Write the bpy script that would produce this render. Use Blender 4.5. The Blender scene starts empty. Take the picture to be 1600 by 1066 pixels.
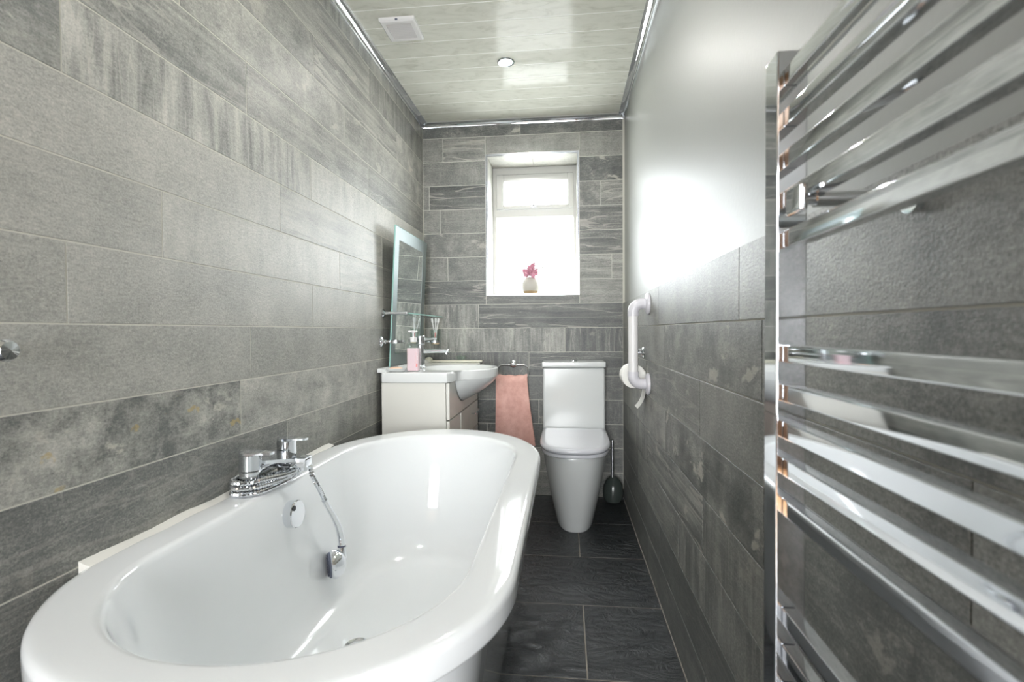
import bpy, bmesh, math, random
from mathutils import Vector, Matrix
from math import pi, sin, cos
random.seed(7)
S = bpy.context.scene
COL = S.collection
W, D, H = 1.247, 3.177, 2.34          # room: left wall x=0, right wall x=W, back wall y=D
YN = -0.95                            # wall behind the camera
def zk(k): return 1.0484 + .15 * k    # tile course lines

# ---------------------------------------------------------------- camera, sky, exposure
cam = bpy.data.cameras.new('camera'); cam.sensor_width = 36; cam.lens = 795.43 / 1600 * 36
cam.clip_start = .02
cam.dof.use_dof = True; cam.dof.focus_distance = 2.1; cam.dof.aperture_fstop = 6.0
co = bpy.data.objects.new('camera', cam); COL.objects.link(co)
yaw, pit, rol = .10508, .01982, -.00628
fw = Vector((-sin(yaw) * cos(pit), cos(yaw) * cos(pit), -sin(pit)))
r0 = Vector((cos(yaw), sin(yaw), 0)); u0 = r0.cross(fw)
rr = cos(rol) * r0 + sin(rol) * u0; uu = -sin(rol) * r0 + cos(rol) * u0
M = Matrix((rr, uu, -fw)).transposed().to_4x4(); M.translation = (.8967, 0, 1.0303)
co.matrix_world = M
S.camera = co
S.cycles.diffuse_bounces = 8; S.cycles.max_bounces = 14; S.cycles.transparent_max_bounces = 16
S.view_settings.view_transform = 'Standard'; S.view_settings.look = 'None'
S.view_settings.gamma = 1; S.view_settings.use_curve_mapping = False
S.view_settings.exposure = 0.3
SKY, LAMP, FILL = 27.0, 860.0, 180.0
wd = bpy.data.worlds.new('sky'); S.world = wd; wd.use_nodes = True
bg = wd.node_tree.nodes['Background']; bg.inputs[0].default_value = (.93, .97, 1, 1); bg.inputs[1].default_value = SKY
# overcast sky above the horizon, darker ground below it
wt = wd.node_tree; wc_ = wt.nodes.new('ShaderNodeTexCoord'); ws = wt.nodes.new('ShaderNodeSeparateXYZ'); wr_ = wt.nodes.new('ShaderNodeValToRGB')
wt.links.new(wc_.outputs['Generated'], ws.inputs[0]); wm_ = wt.nodes.new('ShaderNodeMath'); wm_.operation = 'MULTIPLY_ADD'; wm_.inputs[1].default_value = .5; wm_.inputs[2].default_value = .5
wt.links.new(ws.outputs['Z'], wm_.inputs[0]); wt.links.new(wm_.outputs[0], wr_.inputs[0]); wt.links.new(wr_.outputs[0], bg.inputs[0])
wr_.color_ramp.elements[0].position = .44; wr_.color_ramp.elements[0].color = (.22, .22, .20, 1)
wr_.color_ramp.elements[1].position = .53; wr_.color_ramp.elements[1].color = (.93, .97, 1, 1)
pl = bpy.data.lights.new('window_portal', 'AREA'); pl.shape = 'RECTANGLE'; pl.size = .62; pl.size_y = .92
pl.cycles.is_portal = True
po = bpy.data.objects.new('window_portal', pl); COL.objects.link(po)
po.location = (.69, 3.50, 1.69); po.rotation_euler = (-pi / 2, 0, 0)
hl = bpy.data.lights.new('landing_fill', 'AREA'); hl.shape = 'RECTANGLE'; hl.size = 1.3; hl.size_y = 1.7; hl.energy = FILL; hl.color = (.96, .985, 1)  # added area light behind the camera, soft frontal fill through the doorway
ho = bpy.data.objects.new('landing_fill', hl); COL.objects.link(ho); ho.location = (.65, -2.70, 1.3); ho.rotation_euler = (pi / 2, 0, 0)

# ---------------------------------------------------------------- materials
def nmat(name):
    m = bpy.data.materials.new(name); m.use_nodes = True
    return m, m.node_tree.nodes, m.node_tree.links, m.node_tree.nodes['Principled BSDF']
def mat(name, col, rough=.4, metal=0, spec=.5, bump=None, coat=0, trans=0, sss=0):
    m, N, L, b = nmat(name)
    b.inputs['Base Color'].default_value = (*col, 1); b.inputs['Roughness'].default_value = rough
    b.inputs['Metallic'].default_value = metal; b.inputs['Specular IOR Level'].default_value = spec
    b.inputs['Coat Weight'].default_value = coat; b.inputs['Transmission Weight'].default_value = trans
    if bump:
        tc = N.new('ShaderNodeTexCoord'); n = N.new('ShaderNodeTexNoise'); bp = N.new('ShaderNodeBump')
        n.inputs['Scale'].default_value = bump[0]; n.inputs['Detail'].default_value = 4
        bp.inputs['Strength'].default_value = bump[1]; bp.inputs['Distance'].default_value = bump[2]
        L.new(tc.outputs['Object'], n.inputs['Vector']); L.new(n.outputs['Fac'], bp.inputs['Height'])
        L.new(bp.outputs['Normal'], b.inputs['Normal'])
    return m
class NT:
    def __init__(s, m): s.N = m.node_tree.nodes; s.L = m.node_tree.links
    def math(s, op, a, b=None, c=None, clamp=False):
        n = s.N.new('ShaderNodeMath'); n.operation = op; n.use_clamp = clamp
        for i, v in enumerate((a, b, c)):
            if v is None: continue
            if isinstance(v, (int, float)): n.inputs[i].default_value = v
            else: s.L.new(v, n.inputs[i])
        return n.outputs[0]
    def noise(s, vec, scale, detail=4, rough=.6, dist=0):
        n = s.N.new('ShaderNodeTexNoise'); n.inputs['Scale'].default_value = scale; n.inputs['Detail'].default_value = detail
        n.inputs['Roughness'].default_value = rough; n.inputs['Distortion'].default_value = dist
        s.L.new(vec, n.inputs['Vector']); return n.outputs['Fac']
    def mapping(s, vec, scale, rot=(0, 0, 0)):
        n = s.N.new('ShaderNodeMapping'); n.inputs['Scale'].default_value = scale; n.inputs['Rotation'].default_value = rot
        s.L.new(vec, n.inputs['Vector']); return n.outputs[0]
    def ramp(s, fac, stops):
        n = s.N.new('ShaderNodeValToRGB'); e = n.color_ramp.elements
        while len(e) < len(stops): e.new(.5)
        for i, (p, c) in enumerate(stops): e[i].position = p; e[i].color = (*c, 1)
        s.L.new(fac, n.inputs[0]); return n.outputs[0]
    def mix(s, fac, a, b):
        n = s.N.new('ShaderNodeMix'); n.data_type = 'RGBA'
        for sock, v in ((n.inputs[0], fac), (n.inputs[6], a), (n.inputs[7], b)):
            if isinstance(v, tuple): sock.default_value = (*v, 1)
            elif isinstance(v, (int, float)): sock.default_value = v
            else: s.L.new(v, sock)
        return n.outputs[2]

def stone_material():
    # object colour of each tile: R = tone, G = bands along the tile, B = bands across it, alpha = cloudy lichen patches
    m, N, L, b = nmat('slate_look_tile'); t = NT(m)
    tc = N.new('ShaderNodeTexCoord'); oi = N.new('ShaderNodeObjectInfo'); sep = N.new('ShaderNodeSeparateColor')
    L.new(oi.outputs['Color'], sep.inputs[0])
    add = N.new('ShaderNodeVectorMath'); add.operation = 'ADD'
    cmb = N.new('ShaderNodeCombineXYZ')
    for i, k in enumerate((37.1, 91.7, 53.3)): L.new(t.math('MULTIPLY', oi.outputs['Random'], k), cmb.inputs[i])
    L.new(tc.outputs['Object'], add.inputs[0]); L.new(cmb.outputs[0], add.inputs[1]); P = add.outputs[0]
    grain = t.noise(P, 230, 3, .75)
    fine = t.noise(t.mapping(P, (70, 170, 60)), 1, 5, .75)
    big = t.noise(P, 7, 4, .55)
    along = t.noise(t.mapping(P, (2.2, 34, 8), (0, 0, .06)), 1, 6, .68, .5)
    across = t.noise(t.mapping(P, (26, 3.0, 8), (0, 0, .25)), 1, 6, .68, .5)
    patch = t.noise(P, 13, 9, .66, .25)
    def dev(x, k): return t.math('MULTIPLY', t.math('SUBTRACT', x, .5), k)
    v = t.math('ADD', sep.outputs[0], dev(big, .34))
    v = t.math('ADD', v, dev(grain, .62)); v = t.math('ADD', v, dev(fine, .50))
    v = t.math('ADD', v, t.math('MULTIPLY', dev(along, 1.9), sep.outputs[1]))
    v = t.math('ADD', v, t.math('MULTIPLY', dev(across, 1.9), sep.outputs[2]))
    v = t.math('ADD', v, t.math('MULTIPLY', dev(patch, 1.8), oi.outputs['Alpha']), clamp=True)
    col = t.ramp(v, [(0, (.050, .056, .054)), (.3, (.135, .139, .131)), (.6, (.330, .328, .298)), (1, (.63, .61, .555))])
    # pale islands and ochre lichen spots on the patchy tiles
    isl = t.noise(t.mapping(P, (7, 11, 7)), 1, 8, .62, .2)
    isl = t.math('MULTIPLY', t.math('MULTIPLY_ADD', isl, 26, -15.6, clamp=True), t.math('MULTIPLY', oi.outputs['Alpha'], 1.6, clamp=True))
    col = t.mix(t.math('MULTIPLY', isl, .8), col, (.52, .49, .43))
    och = t.math('MULTIPLY', t.math('MULTIPLY_ADD', t.noise(P, 17, 3, .5), 30, -20.4, clamp=True), t.math('GREATER_THAN', oi.outputs['Alpha'], .7))
    col = t.mix(t.math('MULTIPLY', och, .55), col, (.46, .33, .10))
    # pale quartz veins following the bands
    va = t.math('ABSOLUTE', t.math('SUBTRACT', t.noise(t.mapping(P, (1.6, 16, 5), (0, 0, .05)), 1, 2, .5, .5), .5))
    vein = t.math('MULTIPLY', t.math('LESS_THAN', va, .012), t.math('MULTIPLY', sep.outputs[1], .8), clamp=True)
    vc = t.math('ABSOLUTE', t.math('SUBTRACT', t.noise(t.mapping(P, (17, 2.0, 5), (0, 0, .25)), 1, 2, .5, .4), .5))
    vein2 = t.math('MULTIPLY', t.math('LESS_THAN', vc, .007), t.math('MULTIPLY', sep.outputs[2], .6), clamp=True)
    col = t.mix(t.math('MAXIMUM', vein, vein2), col, (.50, .47, .42))
    L.new(col, b.inputs['Base Color'])
    L.new(t.math('MULTIPLY_ADD', grain, .22, .33), b.inputs['Roughness'])
    bp = N.new('ShaderNodeBump'); bp.inputs['Strength'].default_value = .5; bp.inputs['Distance'].default_value = .0012
    L.new(t.math('ADD', grain, t.math('MULTIPLY', fine, .8)), bp.inputs['Height']); L.new(bp.outputs[0], b.inputs['Normal'])
    return m
def slate_floor_material():
    m, N, L, b = nmat('riven_black_slate'); t = NT(m)
    tc = N.new('ShaderNodeTexCoord'); oi = N.new('ShaderNodeObjectInfo'); add = N.new('ShaderNodeVectorMath'); add.operation = 'ADD'
    cmb = N.new('ShaderNodeCombineXYZ')
    for i, k in enumerate((31.1, 71.7, 13.3)): L.new(t.math('MULTIPLY', oi.outputs['Random'], k), cmb.inputs[i])
    L.new(tc.outputs['Object'], add.inputs[0]); L.new(cmb.outputs[0], add.inputs[1]); P = add.outputs[0]
    n1 = t.noise(t.mapping(P, (9, 16, 9), (0, 0, -.5)), 1, 7, .62, 1.6); n2 = t.noise(P, 140, 4, .7)
    L.new(t.ramp(n1, [(.25, (.011, .013, .015)), (.75, (.034, .038, .041))]), b.inputs['Base Color'])
    b.inputs['Specular IOR Level'].default_value = .65
    L.new(t.math('MULTIPLY_ADD', n2, .25, .20), b.inputs['Roughness'])
    bp = N.new('ShaderNodeBump'); bp.inputs['Strength'].default_value = 1.0; bp.inputs['Distance'].default_value = .013
    L.new(t.math('ADD', n1, t.math('MULTIPLY', n2, .10)), bp.inputs['Height']); L.new(bp.outputs[0], b.inputs['Normal'])
    return m
def marble_plank_material():
    m, N, L, b = nmat('marbled_pvc_cladding'); t = NT(m)
    tc = N.new('ShaderNodeTexCoord'); oi = N.new('ShaderNodeObjectInfo'); add = N.new('ShaderNodeVectorMath'); add.operation = 'ADD'
    cmb = N.new('ShaderNodeCombineXYZ')
    for i, k in enumerate((31.1, 71.7, 13.3)): L.new(t.math('MULTIPLY', oi.outputs['Random'], k), cmb.inputs[i])
    L.new(tc.outputs['Object'], add.inputs[0]); L.new(cmb.outputs[0], add.inputs[1]); P = add.outputs[0]
    n = t.noise(t.mapping(P, (7, 20, 9), (0, 0, .5)), 1, 6, .65, 1.5)
    b.inputs['Specular IOR Level'].default_value = .05
    L.new(t.ramp(n, [(.3, (.54, .54, .47)), (.48, (.66, .66, .59)), (.7, (.70, .70, .63))]), b.inputs['Base Color'])
    b.inputs['Roughness'].default_value = .10
    return m
def towel_material():
    m, N, L, b = nmat('salmon_terry'); t = NT(m)
    tc = N.new('ShaderNodeTexCoord'); P = tc.outputs['Object']
    n = t.noise(P, 420, 2, .6); n2 = t.noise(P, 26, 4, .6)
    v = t.math('MULTIPLY_ADD', n2, .6, t.math('MULTIPLY', n, .4))
    L.new(t.ramp(v, [(.3, (.68, .34, .28)), (.7, (.93, .60, .53))]), b.inputs['Base Color'])
    b.inputs['Roughness'].default_value = .95; b.inputs['Sheen Weight'].default_value = .3
    bp = N.new('ShaderNodeBump'); bp.inputs['Strength'].default_value = .8; bp.inputs['Distance'].default_value = .003
    L.new(n, bp.inputs['Height']); L.new(bp.outputs[0], b.inputs['Normal'])
    return m
def clear_material(name, col, frost=0.0, gloss=.12):
    # thin clear sheet: lets light straight through, with a surface reflection (and a little haze when frosted)
    m, N, L, b = nmat(name); N.remove(b); out = N['Material Output']
    tr = N.new('ShaderNodeBsdfTransparent'); tr.inputs[0].default_value = (*col, 1)
    gl = N.new('ShaderNodeBsdfGlossy'); gl.inputs['Roughness'].default_value = .03
    lw = N.new('ShaderNodeLayerWeight'); pw = N.new('ShaderNodeMath'); pw.operation = 'POWER'; pw.inputs[1].default_value = 3.5
    L.new(lw.outputs['Facing'], pw.inputs[0]); ml = N.new('ShaderNodeMath'); ml.operation = 'MULTIPLY_ADD'; ml.inputs[1].default_value = .6; ml.inputs[2].default_value = .04
    L.new(pw.outputs[0], ml.inputs[0])
    mx = N.new('ShaderNodeMixShader'); L.new(ml.outputs[0], mx.inputs[0]); L.new(tr.outputs[0], mx.inputs[1]); L.new(gl.outputs[0], mx.inputs[2])
    last = mx
    if frost:
        tl = N.new('ShaderNodeBsdfTranslucent'); tl.inputs[0].default_value = (*col, 1)
        m2 = N.new('ShaderNodeMixShader'); m2.inputs[0].default_value = frost
        L.new(last.outputs[0], m2.inputs[1]); L.new(tl.outputs[0], m2.inputs[2]); last = m2
    L.new(last.outputs[0], out.inputs[0]); return m
def emis(name, col, st):
    m, N, L, b = nmat(name); b.inputs['Emission Color'].default_value = (*col, 1); b.inputs['Emission Strength'].default_value = st
    b.inputs['Base Color'].default_value = (*col, 1); return m
STONE = stone_material(); SLATE = slate_floor_material(); PLANK = marble_plank_material(); TERRY = towel_material()
WHITE = mat('bright_white_groove', (.92, .92, .89), .5)
GROUT = mat('pale_grout', (.54, .53, .47), .9); DGROUT = mat('grey_floor_grout', (.30, .27, .23), .9)
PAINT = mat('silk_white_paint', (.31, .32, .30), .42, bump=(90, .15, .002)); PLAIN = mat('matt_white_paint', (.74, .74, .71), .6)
CHROME = mat('chrome', (.80, .82, .85), .05, 1); SATIN = mat('satin_steel', (.42, .43, .46), .22, 1)
ACRYL = mat('white_acrylic', (.80, .82, .83), .07, coat=.3); CERAM = mat('white_ceramic', (.62, .64, .635), .14)
BASIN = mat('basin_ceramic', (.76, .775, .77), .1); BRIGHT = mat('soft_chrome', (.92, .93, .95), .22, 1); SEATM = mat('white_seat_plastic', (.60, .61, .65), .13); GLOSSW = mat('gloss_cream_white', (.72, .71, .66), .28)
UPVC = mat('white_upvc', (.50, .50, .475), .25); PLASTIC = mat('white_plastic', (.78, .77, .77), .25)
FITTING = mat('grey_white_plastic', (.66, .65, .69), .25); SEAL = mat('white_silicone', (.80, .79, .74), .35)
MIRROR = mat('mirror_silver', (.84, .90, .88), .01, 1); GLITTER = mat('frosted_mirror_border', (.28, .32, .32), .32, 1, bump=(420, 1.0, .002))
EDGE = mat('green_glass_edge', (.30, .52, .47), .1); DARK = mat('dark_rubber', (.10, .11, .16), .5); BLACK = mat('black_gap', (.02, .02, .022), .5)
PINKL = mat('pink_soap', (.87, .62, .69), .2); PAPER = mat('soft_white_paper', (.84, .83, .79), .9, bump=(300, .2, .001))
CREAM = mat('cream_plastic', (.74, .72, .60), .3); PEACH = mat('peach_soap', (.85, .58, .42), .4); PINK = mat('coral_pink', (.80, .28, .27), .4)
CARD = mat('brown_card', (.33, .24, .16), .9); BROWN = mat('brown_wallpaper', (.20, .14, .095), .8); OAK = mat('warm_oak', (.42, .24, .12), .4); SMOKE = mat('grey_smoked_glaze', (.045, .055, .05), .18)
GLASS = clear_material('clear_glass', (.93, .97, .95)); FROST = clear_material('frosted_window_glass', (.97, .98, .98), .35)
VASEM = mat('bisque_white', (.42, .40, .36), .5); VTAN = mat('bare_clay_tan', (.34, .24, .13), .7)
PETAL = mat('dusty_pink_petal', (.62, .32, .40), .6); GREENM = mat('grey_green_sprig', (.16, .16, .09), .7)
BULB = emis('lit_lamp', (1, .985, .95), LAMP)

# ---------------------------------------------------------------- mesh helpers
WLOC = {}
def finish(name, bm, m, parent=None, smooth=35, loc=None):
    """link bm (built in room coordinates) as one object; its origin is its parent's base, or LOC"""
    bmesh.ops.recalc_face_normals(bm, faces=bm.faces)
    me = bpy.data.meshes.new(name)
    base = Vector(loc) if loc is not None else (WLOC[parent.name] if parent else Vector((0, 0, 0)))
    bmesh.ops.translate(bm, verts=bm.verts, vec=-base)
    bm.to_mesh(me); bm.free()
    if m: me.materials.append(m)
    if smooth:
        for p in me.polygons: p.use_smooth = True
        me.set_sharp_from_angle(angle=math.radians(smooth))
    o = bpy.data.objects.new(name, me); COL.objects.link(o)
    if smooth: wn = o.modifiers.new('weighted_normals', 'WEIGHTED_NORMAL'); wn.keep_sharp = True; wn.weight = 80
    if parent: o.parent = parent; o.location = base - WLOC[parent.name]
    else: o.location = base
    WLOC[o.name] = base
    return o
def thing(name, label, cat, loc=(0, 0, 0), group=None):
    o = bpy.data.objects.new(name, None); COL.objects.link(o); o.location = loc; o.empty_display_size = .05
    WLOC[o.name] = Vector(loc); tag(o, label, cat, group); return o
def tag(o, label, cat, group=None):
    o['label'] = label; o['category'] = cat
    if group: o['group'] = group
    return o
def struct(o, label=None):
    o['kind'] = 'structure'
    if label: o['label'] = label
    return o
def lab(o, label): o['label'] = label; return o
def B(): return bmesh.new()
def box(bm, lo, hi, bev=0, seg=2):
    r = bmesh.ops.create_cube(bm, size=1)['verts']
    for v in r: v.co = Vector([lo[i] + (v.co[i] + .5) * (hi[i] - lo[i]) for i in range(3)])
    if bev:
        ed = list({e for v in r for e in v.link_edges})
        bmesh.ops.bevel(bm, geom=ed, offset=bev, segments=seg, affect='EDGES', profile=.5)
    return bm
def ringface(bm, rings, closed=True, cap=(True, True), loop=False):
    R = [[bm.verts.new(p) for p in r] for r in rings]; n = len(R[0])
    pairs = list(zip(R[:-1], R[1:])) + ([(R[-1], R[0])] if loop else [])
    for a, b in pairs:
        for i in range(n if closed else n - 1):
            j = (i + 1) % n
            try: bm.faces.new((a[i], a[j], b[j], b[i]))
            except ValueError: pass
    if not loop:
        if cap[0]: bm.faces.new(R[0][::-1])
        if cap[1]: bm.faces.new(R[-1])
    return bm
def frame_of(d):
    d = Vector(d).normalized(); a = Vector((0, 0, 1)) if abs(d.z) < .9 else Vector((1, 0, 0))
    u = d.cross(a).normalized(); return u, d.cross(u)
def cyl(bm, p0, p1, r0, r1=None, n=24, cap=(True, True)):
    p0, p1 = Vector(p0), Vector(p1); r1 = r0 if r1 is None else r1; u, v = frame_of(p1 - p0)
    ringface(bm, [[p + r * (cos(2 * pi * i / n) * u + sin(2 * pi * i / n) * v) for i in range(n)] for p, r in ((p0, r0), (p1, r1))], cap=cap)
    return bm
def lathe(bm, c, prof, axis=(0, 0, 1), n=32):
    """prof = [(radius, height)] turned about AXIS through C"""
    c = Vector(c); ax = Vector(axis).normalized(); u, v = frame_of(ax)
    ringface(bm, [[c + ax * h + max(r, 1e-4) * (cos(2 * pi * i / n) * u + sin(2 * pi * i / n) * v) for i in range(n)] for r, h in prof]); return bm
def catmull(pts, k=8, closed=False):
    P = [Vector(p) for p in pts]; n = len(P); out = []
    for i in range(n if closed else n - 1):
        a, b, c, d = (P[(i + j) % n] if closed else P[min(max(i + j, 0), n - 1)] for j in (-1, 0, 1, 2))
        for s in range(k):
            t = s / k
            out.append(.5 * ((2 * b) + (c - a) * t + (2 * a - 5 * b + 4 * c - d) * t * t + (3 * b - a - 3 * c + d) * t ** 3))
    if not closed: out.append(P[-1])
    return out
def tube(bm, pts, r, n=12, closed=False, cap=True):
    P = [Vector(p) for p in pts]; rings = []; u = None
    for i, p in enumerate(P):
        if closed: d = (P[(i + 1) % len(P)] - P[i - 1]).normalized()
        else: d = (P[min(i + 1, len(P) - 1)] - P[max(i - 1, 0)]).normalized()
        if u is None: u, _ = frame_of(d)
        u = (u - d * u.dot(d)).normalized(); v = d.cross(u)
        rad = r(i / (len(P) - 1)) if callable(r) else r
        rings.append([p + rad * (cos(2 * pi * k / n) * u + sin(2 * pi * k / n) * v) for k in range(n)])
    ringface(bm, rings, cap=(cap, cap), loop=closed); return bm
def prism(bm, poly, axis, a, b):
    """extrude a 2-D polygon along AXIS ('x','y','z') from a to b"""
    def P(p, t): return {'x': (t, p[0], p[1]), 'y': (p[0], t, p[1]), 'z': (p[0], p[1], t)}[axis]
    ringface(bm, [[P(p, a) for p in poly], [P(p, b) for p in poly]]); return bm
def bath_ring(cx, hw, yn, yfr, z, t, n=60):
    """oval ring: straight sides, elliptic ends from yn to yfr; t = 0 outer edge .. 1 inner edge sets how deep the ends are"""
    bn, bf = (.374 + (.30 - .374) * t) * hw / (.40 - .09 * t), (.487 + (.33 - .487) * t) * hw / (.40 - .09 * t)
    y0, y1 = yn + bn, yfr - bf; out = []
    for i in range(n + 1): a = pi * i / n; out.append((cx + hw * cos(a), y1 + bf * sin(a), z))
    for j in range(1, 8): out.append((cx - hw, y1 + (y0 - y1) * j / 8, z))
    for i in range(n + 1): a = pi + pi * i / n; out.append((cx + hw * cos(a), y0 + bn * sin(a), z))
    for j in range(1, 8): out.append((cx + hw, y0 + (y1 - y0) * j / 8, z))
    return out

# ---------------------------------------------------------------- tiles
AX = {'left': ((0, 1, 0), (0, 0, 1), (1, 0, 0)), 'right': ((0, -1, 0), (0, 0, 1), (-1, 0, 0)), 'back': ((1, 0, 0), (0, 0, 1), (0, -1, 0)),
      'floor': ((1, 0, 0), (0, 1, 0), (0, 0, 1)), 'ceiling': ((1, 0, 0), (0, -1, 0), (0, 0, -1)),
      'jamb_l': ((0, 1, 0), (0, 0, 1), (1, 0, 0))}
MESH = {}
def slab_mesh(name, w, h, t, ch, m):
    key = (name, round(w, 3), round(h, 3), t)
    if key not in MESH:
        me = bpy.data.meshes.new(name); w, h = key[1] / 2, key[2] / 2
        V = [(-w, -h, -t), (w, -h, -t), (w, h, -t), (-w, h, -t), (-w, -h, -ch), (w, -h, -ch), (w, h, -ch), (-w, h, -ch),
             (-w + ch, -h + ch, 0), (w - ch, -h + ch, 0), (w - ch, h - ch, 0), (-w + ch, h - ch, 0)]
        F = [(3, 2, 1, 0)] + [(i, (i + 1) % 4, 4 + (i + 1) % 4, 4 + i) for i in range(4)] + [(4 + i, 4 + (i + 1) % 4, 8 + (i + 1) % 4, 8 + i) for i in range(4)] + [(8, 9, 10, 11)]
        me.from_pydata(V, [], F); me.materials.append(m); MESH[key] = me
    return MESH[key]
def tile(parent, side, centre, w, h, m=STONE, name='tile', col=(.5, 0, 0, 0), t=.009, ch=.0006, gap=.0032):
    o = bpy.data.objects.new(name, slab_mesh(name, w - gap, h - gap, t, ch, m)); COL.objects.link(o)
    x, y, z = (Vector(v) for v in AX[side])
    R = Matrix((x, y, z)).transposed().to_4x4()
    o.rotation_euler = R.to_euler(); o.location = centre; o.parent = parent; o.color = col
    return o
rng = random.Random(11)
def vary(c): return (max(0, c[0] + rng.uniform(-.03, .03)), c[1], c[2], c[3])
# tile looks: plain light, plain mid, dark, bands along, bands across, dark with veins along, lichen patches
PL, MD, DK = (.62, .05, .05, 0), (.50, .12, .1, .05), (.30, .15, .05, .05)
AL, AC, DV, PT, DP = (.52, .5, 0, 0), (.54, 0, .5, .1), (.30, .5, 0, .05), (.48, .1, 0, .55), (.34, .1, 0, .5)
LOOKS = [PL, MD, MD, DK, AL, AC, DV, PT]

# ---------------------------------------------------------------- room shell
bm = box(B(), (-.14, YN, 0), (-.0008, D + .3, H + .1)); wall_left = struct(finish('wall_left', bm, GROUT, smooth=0))
OX0, OX1, OZ0, OZ1 = .412, .972, 1.262, 2.126
bm = B()
for lo, hi in (((-.14, D + .0008, 0), (OX0 - .006, D + .33, H + .1)), ((OX1 + .006, D + .0008, 0), (W + .14, D + .33, H + .1)),
               ((OX0 - .006, D + .0008, 0), (OX1 + .006, D + .33, OZ0 - .008)), ((OX0 - .006, D + .0008, OZ1 + .008), (OX1 + .006, D + .33, H + .1))): box(bm, lo, hi)
wall_back = struct(finish('wall_back', bm, GROUT, smooth=0))
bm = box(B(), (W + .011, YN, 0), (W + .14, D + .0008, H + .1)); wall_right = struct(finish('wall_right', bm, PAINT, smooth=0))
bm = box(B(), (W + .003, YN, 0), (W + .0109, D + .0008, zk(1) - .001))
o = finish('grout_bed', bm, GROUT, wall_right, smooth=0)
bm = B()
for lo, hi in (((-.14, YN - .1, 0), (.22, YN, H + .1)), ((.22, YN - .1, 2.0), (1.02, YN, H + .1)), ((1.02, YN - .1, 0), (W + .14, YN, H + .1))): box(bm, lo, hi)
struct(finish('wall_front', bm, PLAIN, smooth=0))
bm = box(B(), (-.14, YN - .1, -.12), (W + .14, D + .33, -.0015)); floor = struct(finish('floor', bm, DGROUT, smooth=0))
bm = box(B(), (-.14, YN - .1, H + .0007), (W + .14, D + .33, H + .15)); ceiling = struct(finish('ceiling', bm, WHITE, smooth=0))
# open doorway behind the viewer, unseen landing added beyond it for fill light
bm = B()
for lo, hi in (((-.5, -2.75, 0), (-.4, YN - .1, H)), ((1.7, -2.75, 0), (1.8, YN - .1, H)), ((-.5, -2.85, 0), (1.8, -2.75, H)), ((-.5, -2.85, H), (1.8, YN - .1, H + .1)),
               ((-.5, YN - .11, 0), (-.14, YN - .09, H)), ((W + .14, YN - .11, 0), (1.8, YN - .09, H))): box(bm, lo, hi)
struct(finish('wall_landing', bm, BROWN, smooth=0))
struct(finish('floor_landing', box(B(), (-.5, -2.85, -.12), (1.8, YN - .1, -.001)), OAK, smooth=0))
bm = B()
for lo, hi in (((.16, YN, 0), (.222, YN + .018, 2.06)), ((1.018, YN, 0), (1.08, YN + .018, 2.06)), ((.222, YN, 1.998), (1.018, YN + .018, 2.06)),
               ((.2, YN - .1, 0), (.222, YN, 2.0)), ((1.018, YN - .1, 0), (1.04, YN, 2.0)), ((.222, YN - .1, 1.978), (1.018, YN, 2.0))): box(bm, lo, hi, .003)
struct(finish('trim_4', bm, OAK))

# left wall tiles: joints known per course, running bond of 0.9 m
JL = {8: 2.533, 7: 2.292, 6: 1.767, 5: 2.021, 4: 1.371, 3: .833, 2: 1.532, 1: 1.056, 0: .833, -1: 1.371, -2: 1.322, -3: 1.558, -4: 1.0, -5: .7, -6: 1.2, -7: .9}
LK = {8: [MD, MD, AC, AC], 7: [AL, AL, AL, (.36, .1, .45, 0)], 6: [MD, (.42, .15, 0, .2), (.40, .5, 0, 0), PT], 5: [MD, MD, (.48, .1, .05, .35), (.44, .2, .1, .3), PT], 4: [DK, (.40, .4, 0, .12), (.46, .3, 0, .1), (.42, .3, 0, 0)],
      3: [DP, (.54, .0, .6, .1), (.62, 0, .2, 0), PL], 2: [PL, PL, (.54, .3, 0, 0), MD], 1: [PL, (.58, .12, 0, 0), (.64, .0, .15, 0), (.58, .35, 0, 0), MD],
      0: [(.60, .05, 0, .05), (.59, 0, 0, 0), (.62, .0, .1, 0), (.66, 0, .15, 0), MD], -1: [MD, (.55, 0, 0, 0), (.55, .0, .0, 0), (.50, .05, 0, 0), MD], -2: [MD, (.40, .05, 0, .85), (.56, .1, 0, .45), (.5, .1, 0, .2), MD],
      -3: [DK, (.33, .18, 0, .12), (.42, .1, .2, .15), MD], -4: [DK, DK, (.3, .1, 0, .2), DK, DK, DK]}
for k, j in JL.items():
    z0, z1 = zk(k), min(zk(k + 1), H - .004); z0 = max(z0, 0)
    s = j
    while s > YN: s -= .9
    ys = [YN]; s += .9
    while s < D: ys.append(s); s += .9
    ys.append(D)
    if k == 0: ys = [y for y in ys]
    lk = LK.get(k, [DK, MD, DK, AL, MD, DK]); n = 0
    for a, b in zip(ys[:-1], ys[1:]):
        if b - a < .02: continue
        # list entry counts from the tile that starts at or before y = 0
        i = sum(1 for y in ys[1:-1] if y <= a + 1e-6 and y > 0.0)
        c = lk[min(i, len(lk) - 1)] if b > 0 else MD
        c = (c[0] + .04, *c[1:])
        tile(wall_left, 'left', (0, (a + b) / 2, (z0 + z1) / 2), b - a, z1 - z0, col=vary(c))
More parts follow.
